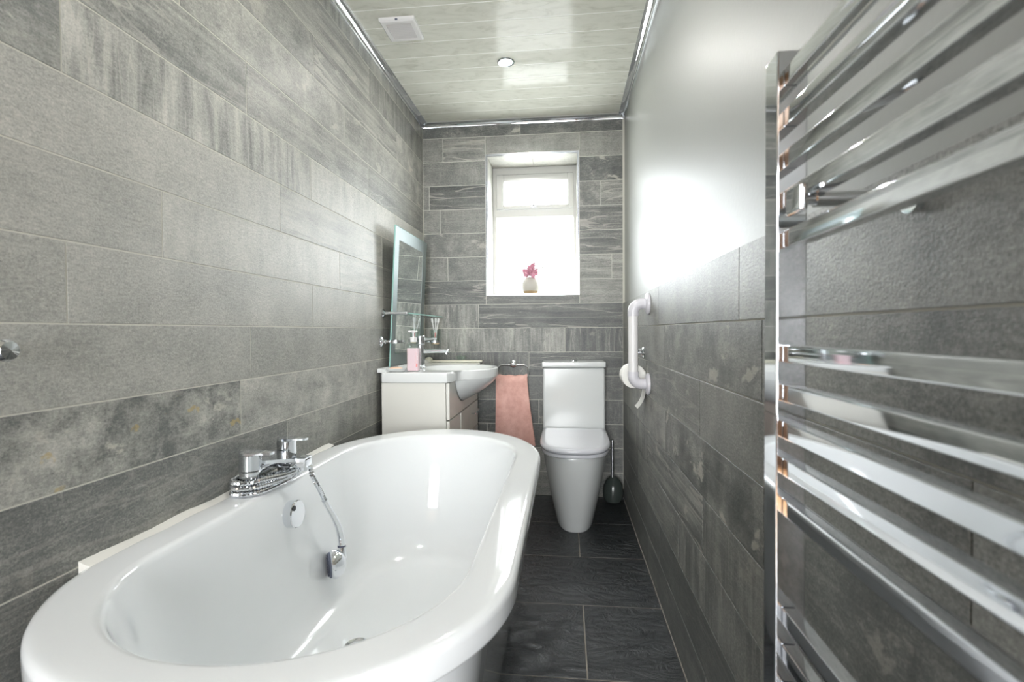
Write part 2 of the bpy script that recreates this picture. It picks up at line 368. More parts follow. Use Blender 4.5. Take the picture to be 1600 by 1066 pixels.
# ochre lichen marks on the stained tile above the bath rim come with its patches
# back wall tiles
WL, WR = .400, .984
TB = {8: [(0, .62, DP), (.62, W, (.36, .2, 0, .3))], 6: [(0, WL, MD), (WR, W, DP)], 5: [(0, .04, MD), (.04, WL, DV), (WR, 1.115, PT), (1.115, W, AL)],
      4: [(0, .109, MD), (.109, WL, MD), (WR, W, (.44, .5, 0, 0))], 3: [(0, WL, (.44, .1, 0, .3)), (WR, W, (.48, .55, 0, 0))], 2: [(0, .156, MD), (.156, WL, (.46, .1, 0, .2)), (WR, 1.18, (.56, .6, 0, 0)), (1.18, W, AL)],
      0: [(0, .351, (.52, 0, .55, 0)), (.351, W, DV)], -1: [(0, .893, (.54, 0, .6, 0)), (.893, W, (.33, 0, .6, .2))], -2: [(0, .668, (.40, 0, .5, .2)), (.668, W, DV)],
      -3: [(0, .33, MD), (.33, W, (.36, .1, .2, .1))], -4: [(0, .728, DK), (.728, W, (.36, .1, .2, .2))], -5: [(0, .4, DK), (.4, W, (.36, .1, .2, .1))], -6: [(0, .15, DK), (.15, 1.05, MD), (1.05, W, DK)], -7: [(0, .6, DK), (.6, W, MD)]}
for k, row in TB.items():
    z0, z1 = max(zk(k), 0), min(zk(k + 1), H - .004)
    for a, b, c in row: c = (c[0] - .10, *c[1:]); tile(wall_back, 'back', ((a + b) / 2, D, (z0 + z1) / 2), b - a, z1 - z0, col=vary(c))
def bt(a, b, z0, z1, c): tile(wall_back, 'back', ((a + b) / 2, D, (z0 + z1) / 2), b - a, z1 - z0, col=vary(c))
bt(0, .13, zk(7), zk(8), MD); bt(.13, WL, zk(7), zk(8), (.40, .55, 0, 0)); bt(WL, WR, 2.138, zk(8), MD); bt(WR, W, zk(7), zk(8), MD)
bt(0, WL, zk(1), zk(2), DV); bt(WL, WR, zk(1), 1.252, DK); bt(WR, W, zk(1), zk(2), (.46, .25, 0, .1))
# right wall tiles, top edge proud of the paint
JR = {0: 1.078, -1: 1.855, -2: 1.379, -3: 1.844, -4: 1.352, -5: 1.638, -6: 1.943, -7: 2.227}
LR = {0: [MD, (.46, 0, 0, .05), (.46, 0, .05, 0), MD], -1: [MD, (.44, .1, 0, .2), (.38, .1, 0, .4), (.48, .1, .05, 0), MD], -2: [MD, (.46, .02, 0, .15), (.40, .25, 0, .25), MD], -3: [DK, (.36, .1, 0, .25), (.31, .1, 0, .45), (.46, .1, 0, .35), MD],
      -4: [DK, (.42, .1, .35, .15), (.46, .6, .1, 0), (.42, .1, .3, 0), DK], -5: [MD, (.42, 0, .4, 0), (.42, .3, .1, 0), DK], -6: [DK, (.36, .05, .3, .1), DK, DK], -7: [MD, (.38, .1, .3, 0), DK, DK]}
for k, j in JR.items():
    z0, z1 = max(zk(k), 0), zk(k + 1); s = j
    while s > YN: s -= .9
    ys = [YN]; s += .9
    while s < D: ys.append(s); s += .9
    ys.append(D - .0005); n = 0
    for a, b in zip(ys[:-1], ys[1:]):
        if b - a < .02: continue
        i = sum(1 for y in ys[1:-1] if y <= a + 1e-6 and y > 0.0)
        c = LR[k][min(i, len(LR[k]) - 1)] if b > 0 else MD
        c = (c[0] - .04, *c[1:])
        tile(wall_right, 'right', (W, (a + b) / 2, (z0 + z1) / 2), b - a, z1 - z0, col=vary(c))
# floor slates 0.4 x 0.6, half bond
FY = [1.498 + .4093 * i for i in range(-7, 5)]
for i, y in enumerate(FY):
    y1 = min(y + .4093, D); y0 = max(y, YN)
    if y1 <= y0 + .02: continue
    off = .957 if (i - 7) % 2 == 0 else .657
    xs = sorted({0, W, *[x for x in (off - .6, off, off + .6) if .02 < x < W - .02]})
    for a, b in zip(xs[:-1], xs[1:]): tile(floor, 'floor', ((a + b) / 2, (y0 + y1) / 2, 0), b - a, y1 - y0, SLATE, 'slate_tile', (.5, .5, .5, 1), t=.008, ch=.0012, gap=.004)
# ceiling planks run across the room
y = 2.03 + .1238 * 9
i = 0
while y > YN:
    y1 = min(y, D - .002); y0 = max(y - .1238, YN)
    if y1 - y0 > .02: tile(ceiling, 'ceiling', (W / 2, (y0 + y1) / 2, H), W, y1 - y0, PLANK, 'plank', (1, 1, 1, 1), t=.010, ch=.0006, gap=.0062 if i % 2 else .0046)
    y -= .1238; i += 1
# chrome cove trims under the ceiling
cove = [(0, 0), (.037, 0), (.037, -.005), (.026, -.007), (.015, -.012), (.008, -.021), (.006, -.031), (0, -.031)]
def cv(sx, x0): return [(x0 + sx * p[0], H - .0005 + p[1]) for p in cove]
struct(finish('trim_1', prism(B(), cv(1, .0005), 'y', YN + .001, D - .001), CHROME, smooth=60))
struct(finish('trim_2', prism(B(), cv(-1, W + .010), 'y', YN + .001, D - .001), CHROME, smooth=60))
struct(finish('trim_3', prism(B(), [(D - .0005 - p[0] * .8, H - .0006 + p[1] * .8) for p in cove], 'x', .0064, W + .0036), CHROME, smooth=60))
# window reveal tiles and metal edging
yf = D + .25
RV = (.66, .1, 0, .1)
tl = tile(wall_back, 'left', (OX0, (D + yf) / 2 + .002, (OZ0 + OZ1) / 2), yf - D - .01, OZ1 - OZ0, col=RV, name='reveal_tile', t=.009)
tile(wall_back, 'right', (OX1, (D + yf) / 2 + .002, (OZ0 + OZ1) / 2), yf - D - .01, OZ1 - OZ0, col=RV, name='reveal_tile')
tile(wall_back, 'ceiling', ((OX0 + OX1) / 2 - .14, (D + yf) / 2 + .002, OZ1), .28, yf - D - .01, col=RV, name='reveal_tile')
tile(wall_back, 'ceiling', ((OX0 + OX1) / 2 + .14, (D + yf) / 2 + .002, OZ1), .28, yf - D - .01, col=RV, name='reveal_tile')
tile(wall_back, 'floor', ((OX0 + OX1) / 2, (D + yf) / 2 + .002, OZ0), OX1 - OX0, yf - D - .01, col=RV, name='sill_tile')
bm = B()
for lo, hi in (((OX0 - .011, D - .0015, OZ0 - .010), (OX0 + .001, D + .010, OZ1 + .011)), ((OX1 - .001, D - .0015, OZ0 - .010), (OX1 + .011, D + .010, OZ1 + .011)),
               ((OX0, D - .0015, OZ1 - .001), (OX1, D + .010, OZ1 + .011)), ((OX0, D - .0015, OZ0 - .010), (OX1, D + .010, OZ0 + .001))): box(bm, lo, hi)
lab(finish('edge_trim', bm, SATIN, wall_back, smooth=0), 'grey metal edging strip round the window opening')
# window
def frame(bm, x0, x1, z0, z1, w, y0, y1, bev=.003):
    wl, wr, wb, wt = w
    box(bm, (x0, y0, z0), (x0 + wl, y1, z1), bev); box(bm, (x1 - wr, y0, z0), (x1, y1, z1), bev)
    box(bm, (x0 + wl - .001, y0 + .0004, z0), (x1 - wr + .001, y1 - .0004, z0 + wb), bev); box(bm, (x0 + wl - .001, y0 + .0004, z1 - wt), (x1 - wr + .001, y1 - .0004, z1), bev)
bm = B(); frame(bm, OX0 - .008, OX1 + .008, OZ0 - .006, OZ1 + .006, (.032, .03, .026, .052), yf, yf + .06)
box(bm, (OX0 + .02, yf + .001, 1.795), (OX1 - .02, yf + .059, 1.846), .003)
win = struct(finish('window_1', bm, UPVC))
bm = B(); frame(bm, .437, .952, 1.849, 2.078, (.05, .038, .024, .045), yf - .012, yf + .045, .004)
sash = finish('sash', bm, UPVC, win)
finish('top_gap', box(B(), (.44, yf - .004, 2.0775), (.95, yf + .0, 2.0805)), BLACK, sash, smooth=0)
finish('pane', box(B(), (.484, yf + .012, 1.870), (.917, yf + .018, 2.036)), FROST, sash, smooth=0)
finish('pane', box(B(), (.434, yf + .022, 1.284), (.951, yf + .028, 1.797)), FROST, win, smooth=0)
bm = lathe(B(), (.687, yf - .016, 1.858), [(.006, 0), (.006, .012), (.0045, .03), (.003, .06), (.0012, .12)]); box(bm, (.668, yf - .02, 1.852), (.706, yf - .010, 1.862), .002)
lab(finish('window_stay', bm, SATIN, sash), 'slim grey metal stay on the top sash')

# ---------------------------------------------------------------- bath
bath = thing('bathtub', 'large white double-ended oval freestanding bath against the left wall', 'bathtub', (.41, 1.337, 0))
cx = .41
prof = [(.345, .575, 2.145, .553, 0), (.392, .531, 2.189, .553, 0), (.397, .527, 2.194, .5555, 0), (.399, .526, 2.196, .561, 0), (.3995, .5255, 2.1965, .575, 0), (.3995, .5255, 2.1965, .588, 0), (.3985, .5265, 2.1955, .5935, 0), (.395, .530, 2.192, .5985, 0), (.389, .536, 2.186, .6012, .02), (.382, .544, 2.178, .602, .05), (.36, .562, 2.155, .6022, .2),
        (.324, .597, 2.083, .6012, 1), (.315, .605, 2.074, .5992, 1), (.310, .611, 2.067, .594, 1), (.3075, .616, 2.062, .585, 1), (.301, .632, 2.046, .54, 1), (.292, .662, 2.015, .44, 1), (.282, .697, 1.98, .33, 1), (.270, .732, 1.945, .25, 1), (.258, .758, 1.915, .212, 1), (.240, .785, 1.885, .187, 1), (.216, .815, 1.855, .174, 1), (.19, .85, 1.815, .169, 1), (.13, .95, 1.71, .167, 1), (.05, 1.13, 1.53, .165, 1)]
finish('tub', ringface(B(), [bath_ring(cx, *p) for p in prof], cap=(False, True)), ACRYL, bath, smooth=62)
pp = [(.286, .64, 2.08, .0005, 0), (.292, .632, 2.088, .02, 0), (.318, .602, 2.118, .3, 0), (.345, .575, 2.145, .5505, 0)]
finish('skirt', ringface(B(), [bath_ring(cx, *p) for p in pp], cap=(False, False)), ACRYL, bath)
bm = lathe(B(), (.113, 1.368, .512), [(.004, -.004), (.036, -.004), (.0385, 0), (.0385, .021), (.036, .0245), (.0, .025)], (1, 0, .06))
ov = lab(finish('overflow_knob', bm, CHROME, bath), 'chrome overflow knob')
finish('knob_notch', cyl(B(), (.1365, 1.344, .537), (.1400, 1.344, .537), .0075), BLACK, ov)
bm = lathe(B(), (.325, 1.325, .1655), [(.018, .0005), (.036, .0005), (.037, .004), (.034, .007), (.026, .004), (.02, .004)])
lab(finish('waste', bm, CHROME, bath), 'chrome bath waste ring')
# silicone bead along the wall
R2 = random.Random(3); bm = B(); rings = []
for i in range(61):
    y = .842 + (1.842 - .842) * i / 60; w = .010 + .003 * sin(i * .7) + R2.uniform(0, .002); h = .606 + .0015 * sin(i * .45 + 1) + R2.uniform(0, .0012)
    rings.append([(.0003, y, .584), (.012, y, .586), (.014 + w, y, .6008), (.008 + w * .7, y, .6035), (.004, y, h), (.0003, y, h + .001)])
lab(finish('sealant_bead', ringface(bm, rings), SEAL, bath), 'lumpy white sealant along the wall')

# bath mixer
tap = thing('bath_mixer_tap', 'chrome two-handle bath mixer tap on the wall side of the bath rim', 'tap', (.055, 1.365, .6005))
for yy in (1.275, 1.455):
    h = B(); lathe(h, (.055, yy, .6005), [(.034, .001), (.034, .006), (.027, .010), (.0265, .058), (.025, .060)])
    finish('pillar', h, CHROME, tap)
    h = B(); lathe(h, (.055, yy, .6005), [(.0255, .062), (.0275, .063), (.0275, .103), (.026, .1045), (.0, .1047)])
    hd = finish('handle', h, CHROME, tap)
    h = B(); poly = [(.055 + .027 * cos(a), yy + .027 * sin(a)) for a in [pi / 2 + pi * i / 14 for i in range(15)]] + [(.095, yy - .014), (.118, yy - .011), (.121, yy), (.118, yy + .011), (.095, yy + .014)]
    finish('lever', prism(h, poly, 'z', .7055, .7115), CHROME, hd)
bm = B()
box(bm, (.036, 1.295, .648), (.074, 1.435, .668), .006)
prism(bm, [(.034, 1.30), (.03, 1.365), (.034, 1.43), (.085, 1.415), (.130, 1.388), (.172, 1.385), (.172, 1.342), (.130, 1.339), (.085, 1.318)], 'z', .668, .678)
finish('bridge', bm, CHROME, tap)
bm = B(); box(bm, (.060, 1.344, .650), (.174, 1.384, .677), .006); cyl(bm, (.156, 1.364, .652), (.156, 1.364, .640), .013)
finish('spout', bm, CHROME, tap)
bm = B(); lathe(bm, (.085, 1.40, .628), [(.006, 0), (.014, .003), (.016, .012), (.016, .026), (.010, .034)])
finish('diverter', bm, CHROME, tap)

# hand shower with hose wound round the tap
hs = thing('hand_shower', 'chrome hand shower hanging inside the bath on a ribbed hose wound round the tap', 'shower head', (.17, 1.5, .25))
pts = [(.085, 1.395, .630), (.055, 1.365, .622), (.018, 1.33, .6145)]
for lp in (2, 1, 0):
    z, zr, xr = .6095 + .0150 * (2 - lp), .6095 + .0105 * (2 - lp), .104 + .006 * (2 - lp)
    if lp < 2: pts += [(.0145, 1.46, z), (.0135, 1.38, z), (.0135, 1.30, z)]
    pts += [(.024, 1.246, z), (.052, 1.229, z), (.080, 1.238, z), (.097, 1.27, z), (xr, 1.325, (z + zr) / 2), (xr, 1.385, zr)]
    if lp: pts += [(xr - .004, 1.44, zr + .004), (.088, 1.484, zr + .008), (.055, 1.504, zr + .011), (.027, 1.494, zr + .013)]
pts += [(.122, 1.402, .636), (.134, 1.408, .652), (.152, 1.402, .654), (.163, 1.392, .637)]
pts += [(.166, 1.398, .612), (.166, 1.42, .585), (.165, 1.452, .545), (.165, 1.472, .516)]
path = catmull(pts, 14)
# resample so that the ribs are even
L_, out = 0, [path[0]]
for a, b in zip(path[:-1], path[1:]):
    d = (b - a).length
    while L_ + d >= .0040:
        t = (.0040 - L_) / d; a = a.lerp(b, t); out.append(a); d = (b - a).length; L_ = 0
    L_ += d
cnt = [0]
def rib(t): cnt[0] += 1; return .0078 if cnt[0] % 2 else .0054
lab(finish('hose', tube(B(), out, rib, 10), CHROME, hs, smooth=25), 'ribbed chrome hose')
finish('hose_nut', tube(B(), [(.165, 1.470, .520), (.165, 1.481, .505), (.166, 1.487, .496)], .0088, 16), CHROME, hs)
hp = catmull([(.166, 1.486, .497), (.168, 1.513, .462), (.172, 1.545, .412), (.174, 1.563, .365), (.173, 1.568, .338)], 8)
finish('handle', tube(B(), hp, lambda t: .0085 + .0035 * t, 18), CHROME, hs)
finish('collar', tube(B(), [hp[-1] + Vector((0, 0, .002)), hp[-1] - Vector((0, .001, .004))], .0128, 18), DARK, hs)
nrm = Vector((-.86, -.50, -.06)).normalized(); hc = Vector((.172, 1.545, .292))
bm = lathe(B(), hc, [(.004, -.022), (.020, -.021), (.034, -.013), (.042, 0), (.0445, .011), (.0435, .020), (.039, .0235)], nrm)
tube(bm, [hp[-1] - Vector((0, 0, .002)), hc + Vector((.008, .010, .016)), hc + Vector((.004, .004, -.01))], lambda t: .012 + .004 * t, 16)
hd = finish('spray_head', bm, CHROME, hs)
bm = lathe(B(), hc, [(.039, .023), (.0385, .0285), (.0345, .031), (.0, .0315)], nrm); u, v = frame_of(nrm)
for rad, n in ((.032, 18), (.023, 13), (.012, 8)):
    for i in range(n):
        c = hc + nrm * .030 + rad * (cos(2 * pi * i / n) * u + sin(2 * pi * i / n) * v); cyl(bm, c, c + nrm * .005, .0018, .0012, 6)
lab(finish('spray_face', bm, DARK, hd), 'dark blue rubber spray face')

# ---------------------------------------------------------------- vanity and basin
Y0, Y1, XF = 2.345, 3.115, .352
van = thing('vanity_unit', 'gloss cream-white vanity cabinet beyond the far end of the bath', 'cabinet', (.18, 2.73, 0))
bm = B(); box(bm, (.022, Y0, .06), (.334, Y0 + .018, .786), .0015); box(bm, (.022, Y1 - .018, .06), (.334, Y1, .786), .0015); box(bm, (.022, Y0 + .017, .0605), (.333, Y1 - .017, .078)); box(bm, (.0225, Y0 + .017, .077), (.034, Y1 - .017, .60)); box(bm, (.03, Y0 + .02, .0005), (.30, Y1 - .02, .061)); finish('carcass', bm, GLOSSW, van)
finish('top_panel', box(B(), (.336, Y0, .612), (XF, Y1, .785), .002), GLOSSW, van)
fd = finish('door', box(B(), (.336, Y0, .075), (XF, 2.588, .606), .002), GLOSSW, van)
finish('handle', tube(B(), [(XF, 2.55, .36), (XF + .022, 2.55, .36), (XF + .022, 2.55, .50), (XF, 2.55, .50)], .004, 8), CHROME, fd)
finish('stile', box(B(), (.336, 2.592, .075), (XF + .004, 2.618, .606), .002), GLOSSW, van)
fd = finish('door', box(B(), (.336, 2.622, .075), (XF, 2.852, .606), .002), GLOSSW, van)
for z0, z1 in ((.458, .606), (.27, .452), (.075, .264)):
    dr = finish('drawer', box(B(), (.336, 2.857, z0), (XF, Y1, z1), .002), GLOSSW, van)
    zc = z0 + (z1 - z0) * .64
    finish('handle', tube(B(), [(XF - .001, 2.90, zc), (XF + .022, 2.90, zc), (XF + .024, 2.905, zc), (XF + .024, 3.065, zc), (XF + .022, 3.07, zc), (XF - .001, 3.07, zc)], .004, 8), CHROME, dr)

bas = thing('washbasin', 'white ceramic semi-recessed washbasin with a rounded bowl front on the vanity', 'basin', (.18, 2.73, .787))
Zt = .836; by, bx = 2.715, .300
NB = 64
def ell(cx_, cy_, a, b, z): return [(cx_ + a * cos(2 * pi * i / NB), cy_ + b * sin(2 * pi * i / NB), z) for i in range(NB)]
# counter slab with the bowl opening: ring from slab outline to bowl rim, then down inside
sx0, sx1, sy0, sy1 = .004, .366, 2.335, 3.168
def outline(off, z):
    """outer edge of the top: rectangle joined with the bowl front"""
    out = []
    for i in range(NB):
        a = 2 * pi * i / NB; dx, dy = cos(a), sin(a); t = 9
        cxx, cyy = .185, by
        for lim, d, c in ((sx1 - off, dx, cxx), (sy1 - off, dy, cyy)):
            if d > 1e-6: t = min(t, (lim - c) / d)
        for lim, d, c in ((sx0 + off, dx, cxx), (sy0 + off, dy, cyy)):
            if d < -1e-6: t = min(t, (lim - c) / d)
        # ellipse of the bowl front
        A, Bq, e0 = .232 - off, .262 - off, bx - cxx
        qa = dx * dx / A ** 2 + dy * dy / Bq ** 2; qb = -2 * dx * e0 / A ** 2; qc = e0 * e0 / A ** 2 - 1
        disc = qb * qb - 4 * qa * qc
        if disc > 0: t = max(t, (-qb + math.sqrt(disc)) / (2 * qa)) if dx > 0 else t
        out.append((cxx + dx * t, cyy + dy * t, z))
    return out
rings = [outline(.004, .787), outline(0, .791), outline(0, .828), outline(.0025, .834), outline(.007, Zt)]
rings += [ell(.312, by, .196, .226, Zt - .001), ell(.312, by, .190, .220, Zt - .006), ell(.310, by, .178, .205, Zt - .03), ell(.303, by, .150, .175, Zt - .075), ell(.295, by, .110, .130, Zt - .105), ell(.285, by, .05, .06, Zt - .122), ell(.28, by, .014, .014, Zt - .124)]
finish('basin_top', ringface(B(), rings, cap=(True, True)), BASIN, bas, smooth=45)
# bowl hanging out in front of the doors
rings = []
for z, A, Bq, c in ((.800, .2305, .2605, .300), (.785, .226, .256, .300), (.76, .212, .243, .297), (.73, .184, .216, .290), (.70, .148, .18, .283), (.675, .105, .135, .278), (.660, .055, .075, .275)):
    rings.append([(max(c + A * cos(2 * pi * i / NB), XF + .001), by + Bq * sin(2 * pi * i / NB), z) for i in range(NB)])
finish('bowl', ringface(B(), rings, cap=(False, False)), BASIN, bas, smooth=60)
bm = B(); prism(bm, [(.004, Zt - .001), (.004, .852), (.010, .856), (.030, .853), (.048, Zt - .001)], 'y', sy0 + .004, sy1 - .004)
finish('back_ledge', bm, BASIN, bas, smooth=60)
lab(finish('basin_waste', lathe(B(), (.28, by, Zt - .1235), [(.003, 0), (.021, 0), (.021, .003), (.014, .004), (.0, .004)]), CHROME, bas), 'chrome basin waste')

bt_ = thing('basin_tap', 'tall slim chrome mono mixer tap on the washbasin behind the soap pump', 'tap', (.122, 2.665, Zt))
bm = lathe(B(), (.122, 2.665, Zt), [(.028, .0005), (.028, .005), (.0235, .010), (.0225, .118), (.0215, .124)]); finish('body', bm, CHROME, bt_)
bm = lathe(B(), (.122, 2.665, Zt), [(.0215, .126), (.0245, .129), (.0245, .168), (.022, .1715), (.0, .172)]); hd = finish('handle', bm, CHROME, bt_)
finish('lever', tube(B(), [(.14, 2.665, .990), (.208, 2.662, .992), (.212, 2.662, .992)], lambda t: .0062 if t < .9 else .004, 14), CHROME, hd)
bm = tube(B(), [(.135, 2.665, .925), (.272, 2.665, .928), (.276, 2.665, .928)], lambda t: .0115 if t < .9 else .0095, 18); cyl(bm, (.264, 2.665, .922), (.264, 2.665, .908), .009)
finish('spout', bm, CHROME, bt_)

# soap pump
sp = thing('soap_dispenser', 'clear pump bottle of pink liquid soap on the washbasin', 'soap bottle', (.156, 2.425, Zt))
def rrect(cx_, cy_, hx, hy, r, z, n=6):
    out = []
    for sx, sy, a0 in ((1, 1, 0), (-1, 1, pi / 2), (-1, -1, pi), (1, -1, 3 * pi / 2)):
        for i in range(n + 1):
            a = a0 + pi / 2 * i / n; out.append((cx_ + sx * (hx - r) + r * cos(a), cy_ + sy * (hy - r) + r * sin(a), z))
    return out
rings = [rrect(.156, 2.425, hx, hy, .008, z) for hx, hy, z in ((.028, .018, Zt + .0008), (.0305, .0205, Zt + .004), (.0305, .0205, .962), (.029, .019, .971), (.017, .014, .978), (.0155, .0135, .982))]
finish('bottle', ringface(B(), rings), GLASS, sp)
rings = [rrect(.156, 2.425, hx, hy, .007, z) for hx, hy, z in ((.027, .017, Zt + .003), (.0288, .0188, Zt + .006), (.0288, .0188, .9485), (.0288, .0188, .949))]
lab(finish('liquid', ringface(B(), rings), PINKL, sp), 'pink liquid soap')
bm = lathe(B(), (.156, 2.425, .979), [(.0155, 0), (.0165, .002), (.0165, .022), (.014, .024)]); finish('collar', bm, PLASTIC, sp)
bm = lathe(B(), (.156, 2.425, 1.002), [(.0045, 0), (.0045, .020), (.010, .026), (.011, .033), (.0, .034)]); box(bm, (.131, 2.418, 1.027), (.176, 2.432, 1.035), .003)
finish('pump_head', bm, PLASTIC, sp)
bm = B()
for i in range(9):
    c = Vector((.175 + .004 * sin(i * 1.9), 2.4041, .925 - i * .0078)); q = .0014 if i < 7 else .0045
    lathe(bm, c, [(q, 0), (q * .8, .0006), (0, .0007)], (0, -1, 0), 10)
lab(finish('flower_print', bm, PINK, sp), 'small pink flower print')

sd = thing('soap_dish', 'shallow white soap dish beside the pink soap pump', 'soap dish', (.075, 2.40, Zt))
rings = [[(.075 + a * cos(2 * pi * i / 40), 2.40 + b * sin(2 * pi * i / 40), z) for i in range(40)] for a, b, z in ((.040, .024, Zt + .001), (.046, .03, Zt + .006), (.054, .038, Zt + .016), (.0535, .0375, Zt + .0172), (.051, .035, Zt + .0165), (.044, .028, Zt + .008), (.038, .022, Zt + .006))]
finish('dish', ringface(B(), rings), CERAM, sd)
bm = B(); r_ = bmesh.ops.create_uvsphere(bm, u_segments=24, v_segments=12, radius=1)['verts']
for v in r_: v.co = Vector((.075 + .032 * v.co.x, 2.405 + .019 * v.co.y, Zt + .0148 + .0085 * v.co.z))
tag(finish('soap_bar', bm, PEACH, loc=(.075, 2.405, Zt + .006)), 'small peach bar of soap lying in the white soap dish', 'soap')

tr = thing('bathroom_tray', 'long cream tray at the far end of the washbasin against the tiles', 'tray', (.22, 3.13, Zt))
bm = B(); box(bm, (.06, 3.108, Zt + .0005), (.382, 3.150, Zt + .014), .004); finish('tray_base', bm, CREAM, tr)
bm = B(); lathe(bm, (.040, 3.13, Zt + .0005), [(.024, 0), (.025, .012), (.021, .024), (.012, .031), (.0, .033)]); finish('knob', bm, CREAM, tr)
jd = thing('glass_dish', 'little clear glass dish standing on the long cream tray', 'dish', (.245, 3.13, Zt + .0145))
finish('bowl', lathe(B(), (.245, 3.13, Zt + .0145), [(.022, 0), (.024, .003), (.036, .026), (.034, .026), (.022, .006), (.0, .005)]), GLASS, jd)

# mirror, leaning out at the top
mx0, mx1, mz0, mz1, my0, my1 = .030, .066, .857, 1.556, 2.445, 3.0
def mp(y, s, off): # point on mirror plane: s from bottom to top
    n = Vector((mz1 - mz0, 0, -(mx1 - mx0))).normalized()
    return Vector((mx0 + (mx1 - mx0) * s, y, mz0 + (mz1 - mz0) * s)) + n * off
def mslab(bm, ya, yb, sa, sb, o0, o1):
    ringface(bm, [[mp(ya, sa, o), mp(yb, sa, o), mp(yb, sb, o), mp(ya, sb, o)] for o in (o0, o1)])
wm = thing('wall_mirror', 'frameless mirror with a frosted sparkly border above the washbasin', 'mirror', (mx0, (my0 + my1) / 2, mz0))
bm = B(); mslab(bm, my0, my1, 0, 1, -.005, 0); finish('mirror_glass', bm, MIRROR, wm, smooth=0)
bm = B(); w_ = .062; s_ = w_ / (mz1 - mz0)
mslab(bm, my0, my0 + w_, 0, 1, .0002, .0012); mslab(bm, my1 - w_, my1, 0, 1, .0002, .0012)
mslab(bm, my0 + w_, my1 - w_, 0, s_, .0002, .0012); mslab(bm, my0 + w_, my1 - w_, 1 - s_, 1, .0002, .0012)
lab(finish('border', bm, GLITTER, wm, smooth=0), 'frosted crackle-effect mirror border')
bm = B(); e_ = .0012
mslab(bm, my0 - .0015, my0 - e_ * .1, 0, 1, -.0052, .0014); mslab(bm, my1, my1 + .0015, 0, 1, -.0052, .0014); mslab(bm, my0, my1, 1.0002, 1.003, -.0052, .0014)
lab(finish('glass_edge', bm, EDGE, wm, smooth=0), 'green glass edge')
finish('back_support', box(B(), (.0005, 2.60, 1.30), (.045, 2.85, 1.36), .003), BLACK, wm)

# glass shelf
gs = thing('glass_shelf', 'narrow clear glass shelf on chrome arms in front of the mirror', 'shelf', (.07, 2.77, 1.118))
gp = lab(finish('shelf_glass', box(B(), (.058, 2.424, 1.1165), (.132, 3.118, 1.1235), .0015), GLASS, gs), 'clear glass plate')
lab(finish('glass_edge', box(B(), (.1322, 2.425, 1.1168), (.1335, 3.117, 1.1232)), EDGE, gp, smooth=0), 'green glass edge')
for yy in (2.428, 3.112):
    bm = lathe(B(), (.0005, yy, 1.121), [(.020, 0), (.021, .004), (.016, .010), (.010, .014)], (1, 0, 0), 24)
    tube(bm, [(.01, yy, 1.121), (.122, yy, 1.1215), (.128, yy, 1.1215)], lambda t: .0075 if t < .9 else .005, 14); finish('shelf_arm', bm, CHROME, gs)

# tumbler holders
def holder(y, x, z, label):
    t = thing('tumbler_holder', label, 'tumbler holder', (.0005, y, z), 'chrome tumbler holders on the left wall')
    bm = lathe(B(), (.0005, y, z), [(.026, 0), (.027, .004), (.022, .009), (.012, .013), (.011, .024)], (1, 0, 0)); finish('wall_rose', bm, CHROME, t)
    bm = tube(B(), [(.02, y, z), (x - .036, y, z)], .0065, 12); finish('arm', bm, CHROME, t)
    bm = B(); n = 40
    ringface(bm, [[(x + r * cos(2 * pi * i / n), y + r * sin(2 * pi * i / n), zz) for i in range(n)] for r, zz in ((.033, z - .007), (.0365, z - .007), (.0365, z + .007), (.033, z + .007))], loop=True)
    finish('ring', bm, CHROME, t); return t
holder(2.400, .080, .982, 'empty chrome tumbler holder on the wall at the near edge of the mirror')
holder(3.055, .102, .968, 'chrome tumbler holder carrying the toothbrush glass past the basin tap')
tg = thing('toothbrush_tumbler', 'clear glass tumbler of toothbrushes held in a chrome ring beyond the tap', 'glass', (.102, 3.055, .945))
finish('tumbler_glass', lathe(B(), (.102, 3.055, .945), [(.0, .0), (.024, .0), (.0265, .004), (.032, .095), (.0305, .095), (.025, .008), (.0, .006)]), GLASS, tg)
lab(finish('tumbler_base', lathe(B(), (.102, 3.055, .9515), [(.022, 0), (.0235, .003), (.0235, .010), (.0, .0105)]), PEACH, tg), 'peach residue in the bottom')
for i, (dx, dy, lbl, hm) in enumerate(((-.018, .004, 'white toothbrush leaning left in the glass tumbler', PLASTIC), (.004, -.006, 'white toothbrush with pink grip standing mid tumbler', PINK), (.016, .006, 'white toothbrush leaning right in the glass tumbler', PLASTIC))):
    base = Vector((.102 - dx * .3, 3.055 - dy * .3, .962)); top = Vector((.102 + dx, 3.055 + dy, 1.085))
    t = thing('toothbrush', lbl, 'toothbrush', base, 'toothbrushes in the tumbler')
    mid = base.lerp(top, .5)
    finish('grip', tube(B(), [base, mid], .0055, 10), hm, t); finish('neck', tube(B(), [mid, base.lerp(top, .8), top], .0034, 8), PLASTIC, t)
    d = (top - base).normalized(); bm = B(); tube(bm, [top - d * .004, top + d * .004, top + d * .021, top + d * .026], lambda s: .0068 if .2 < s < .9 else .004, 10); finish('brush_head', bm, PLASTIC, t)

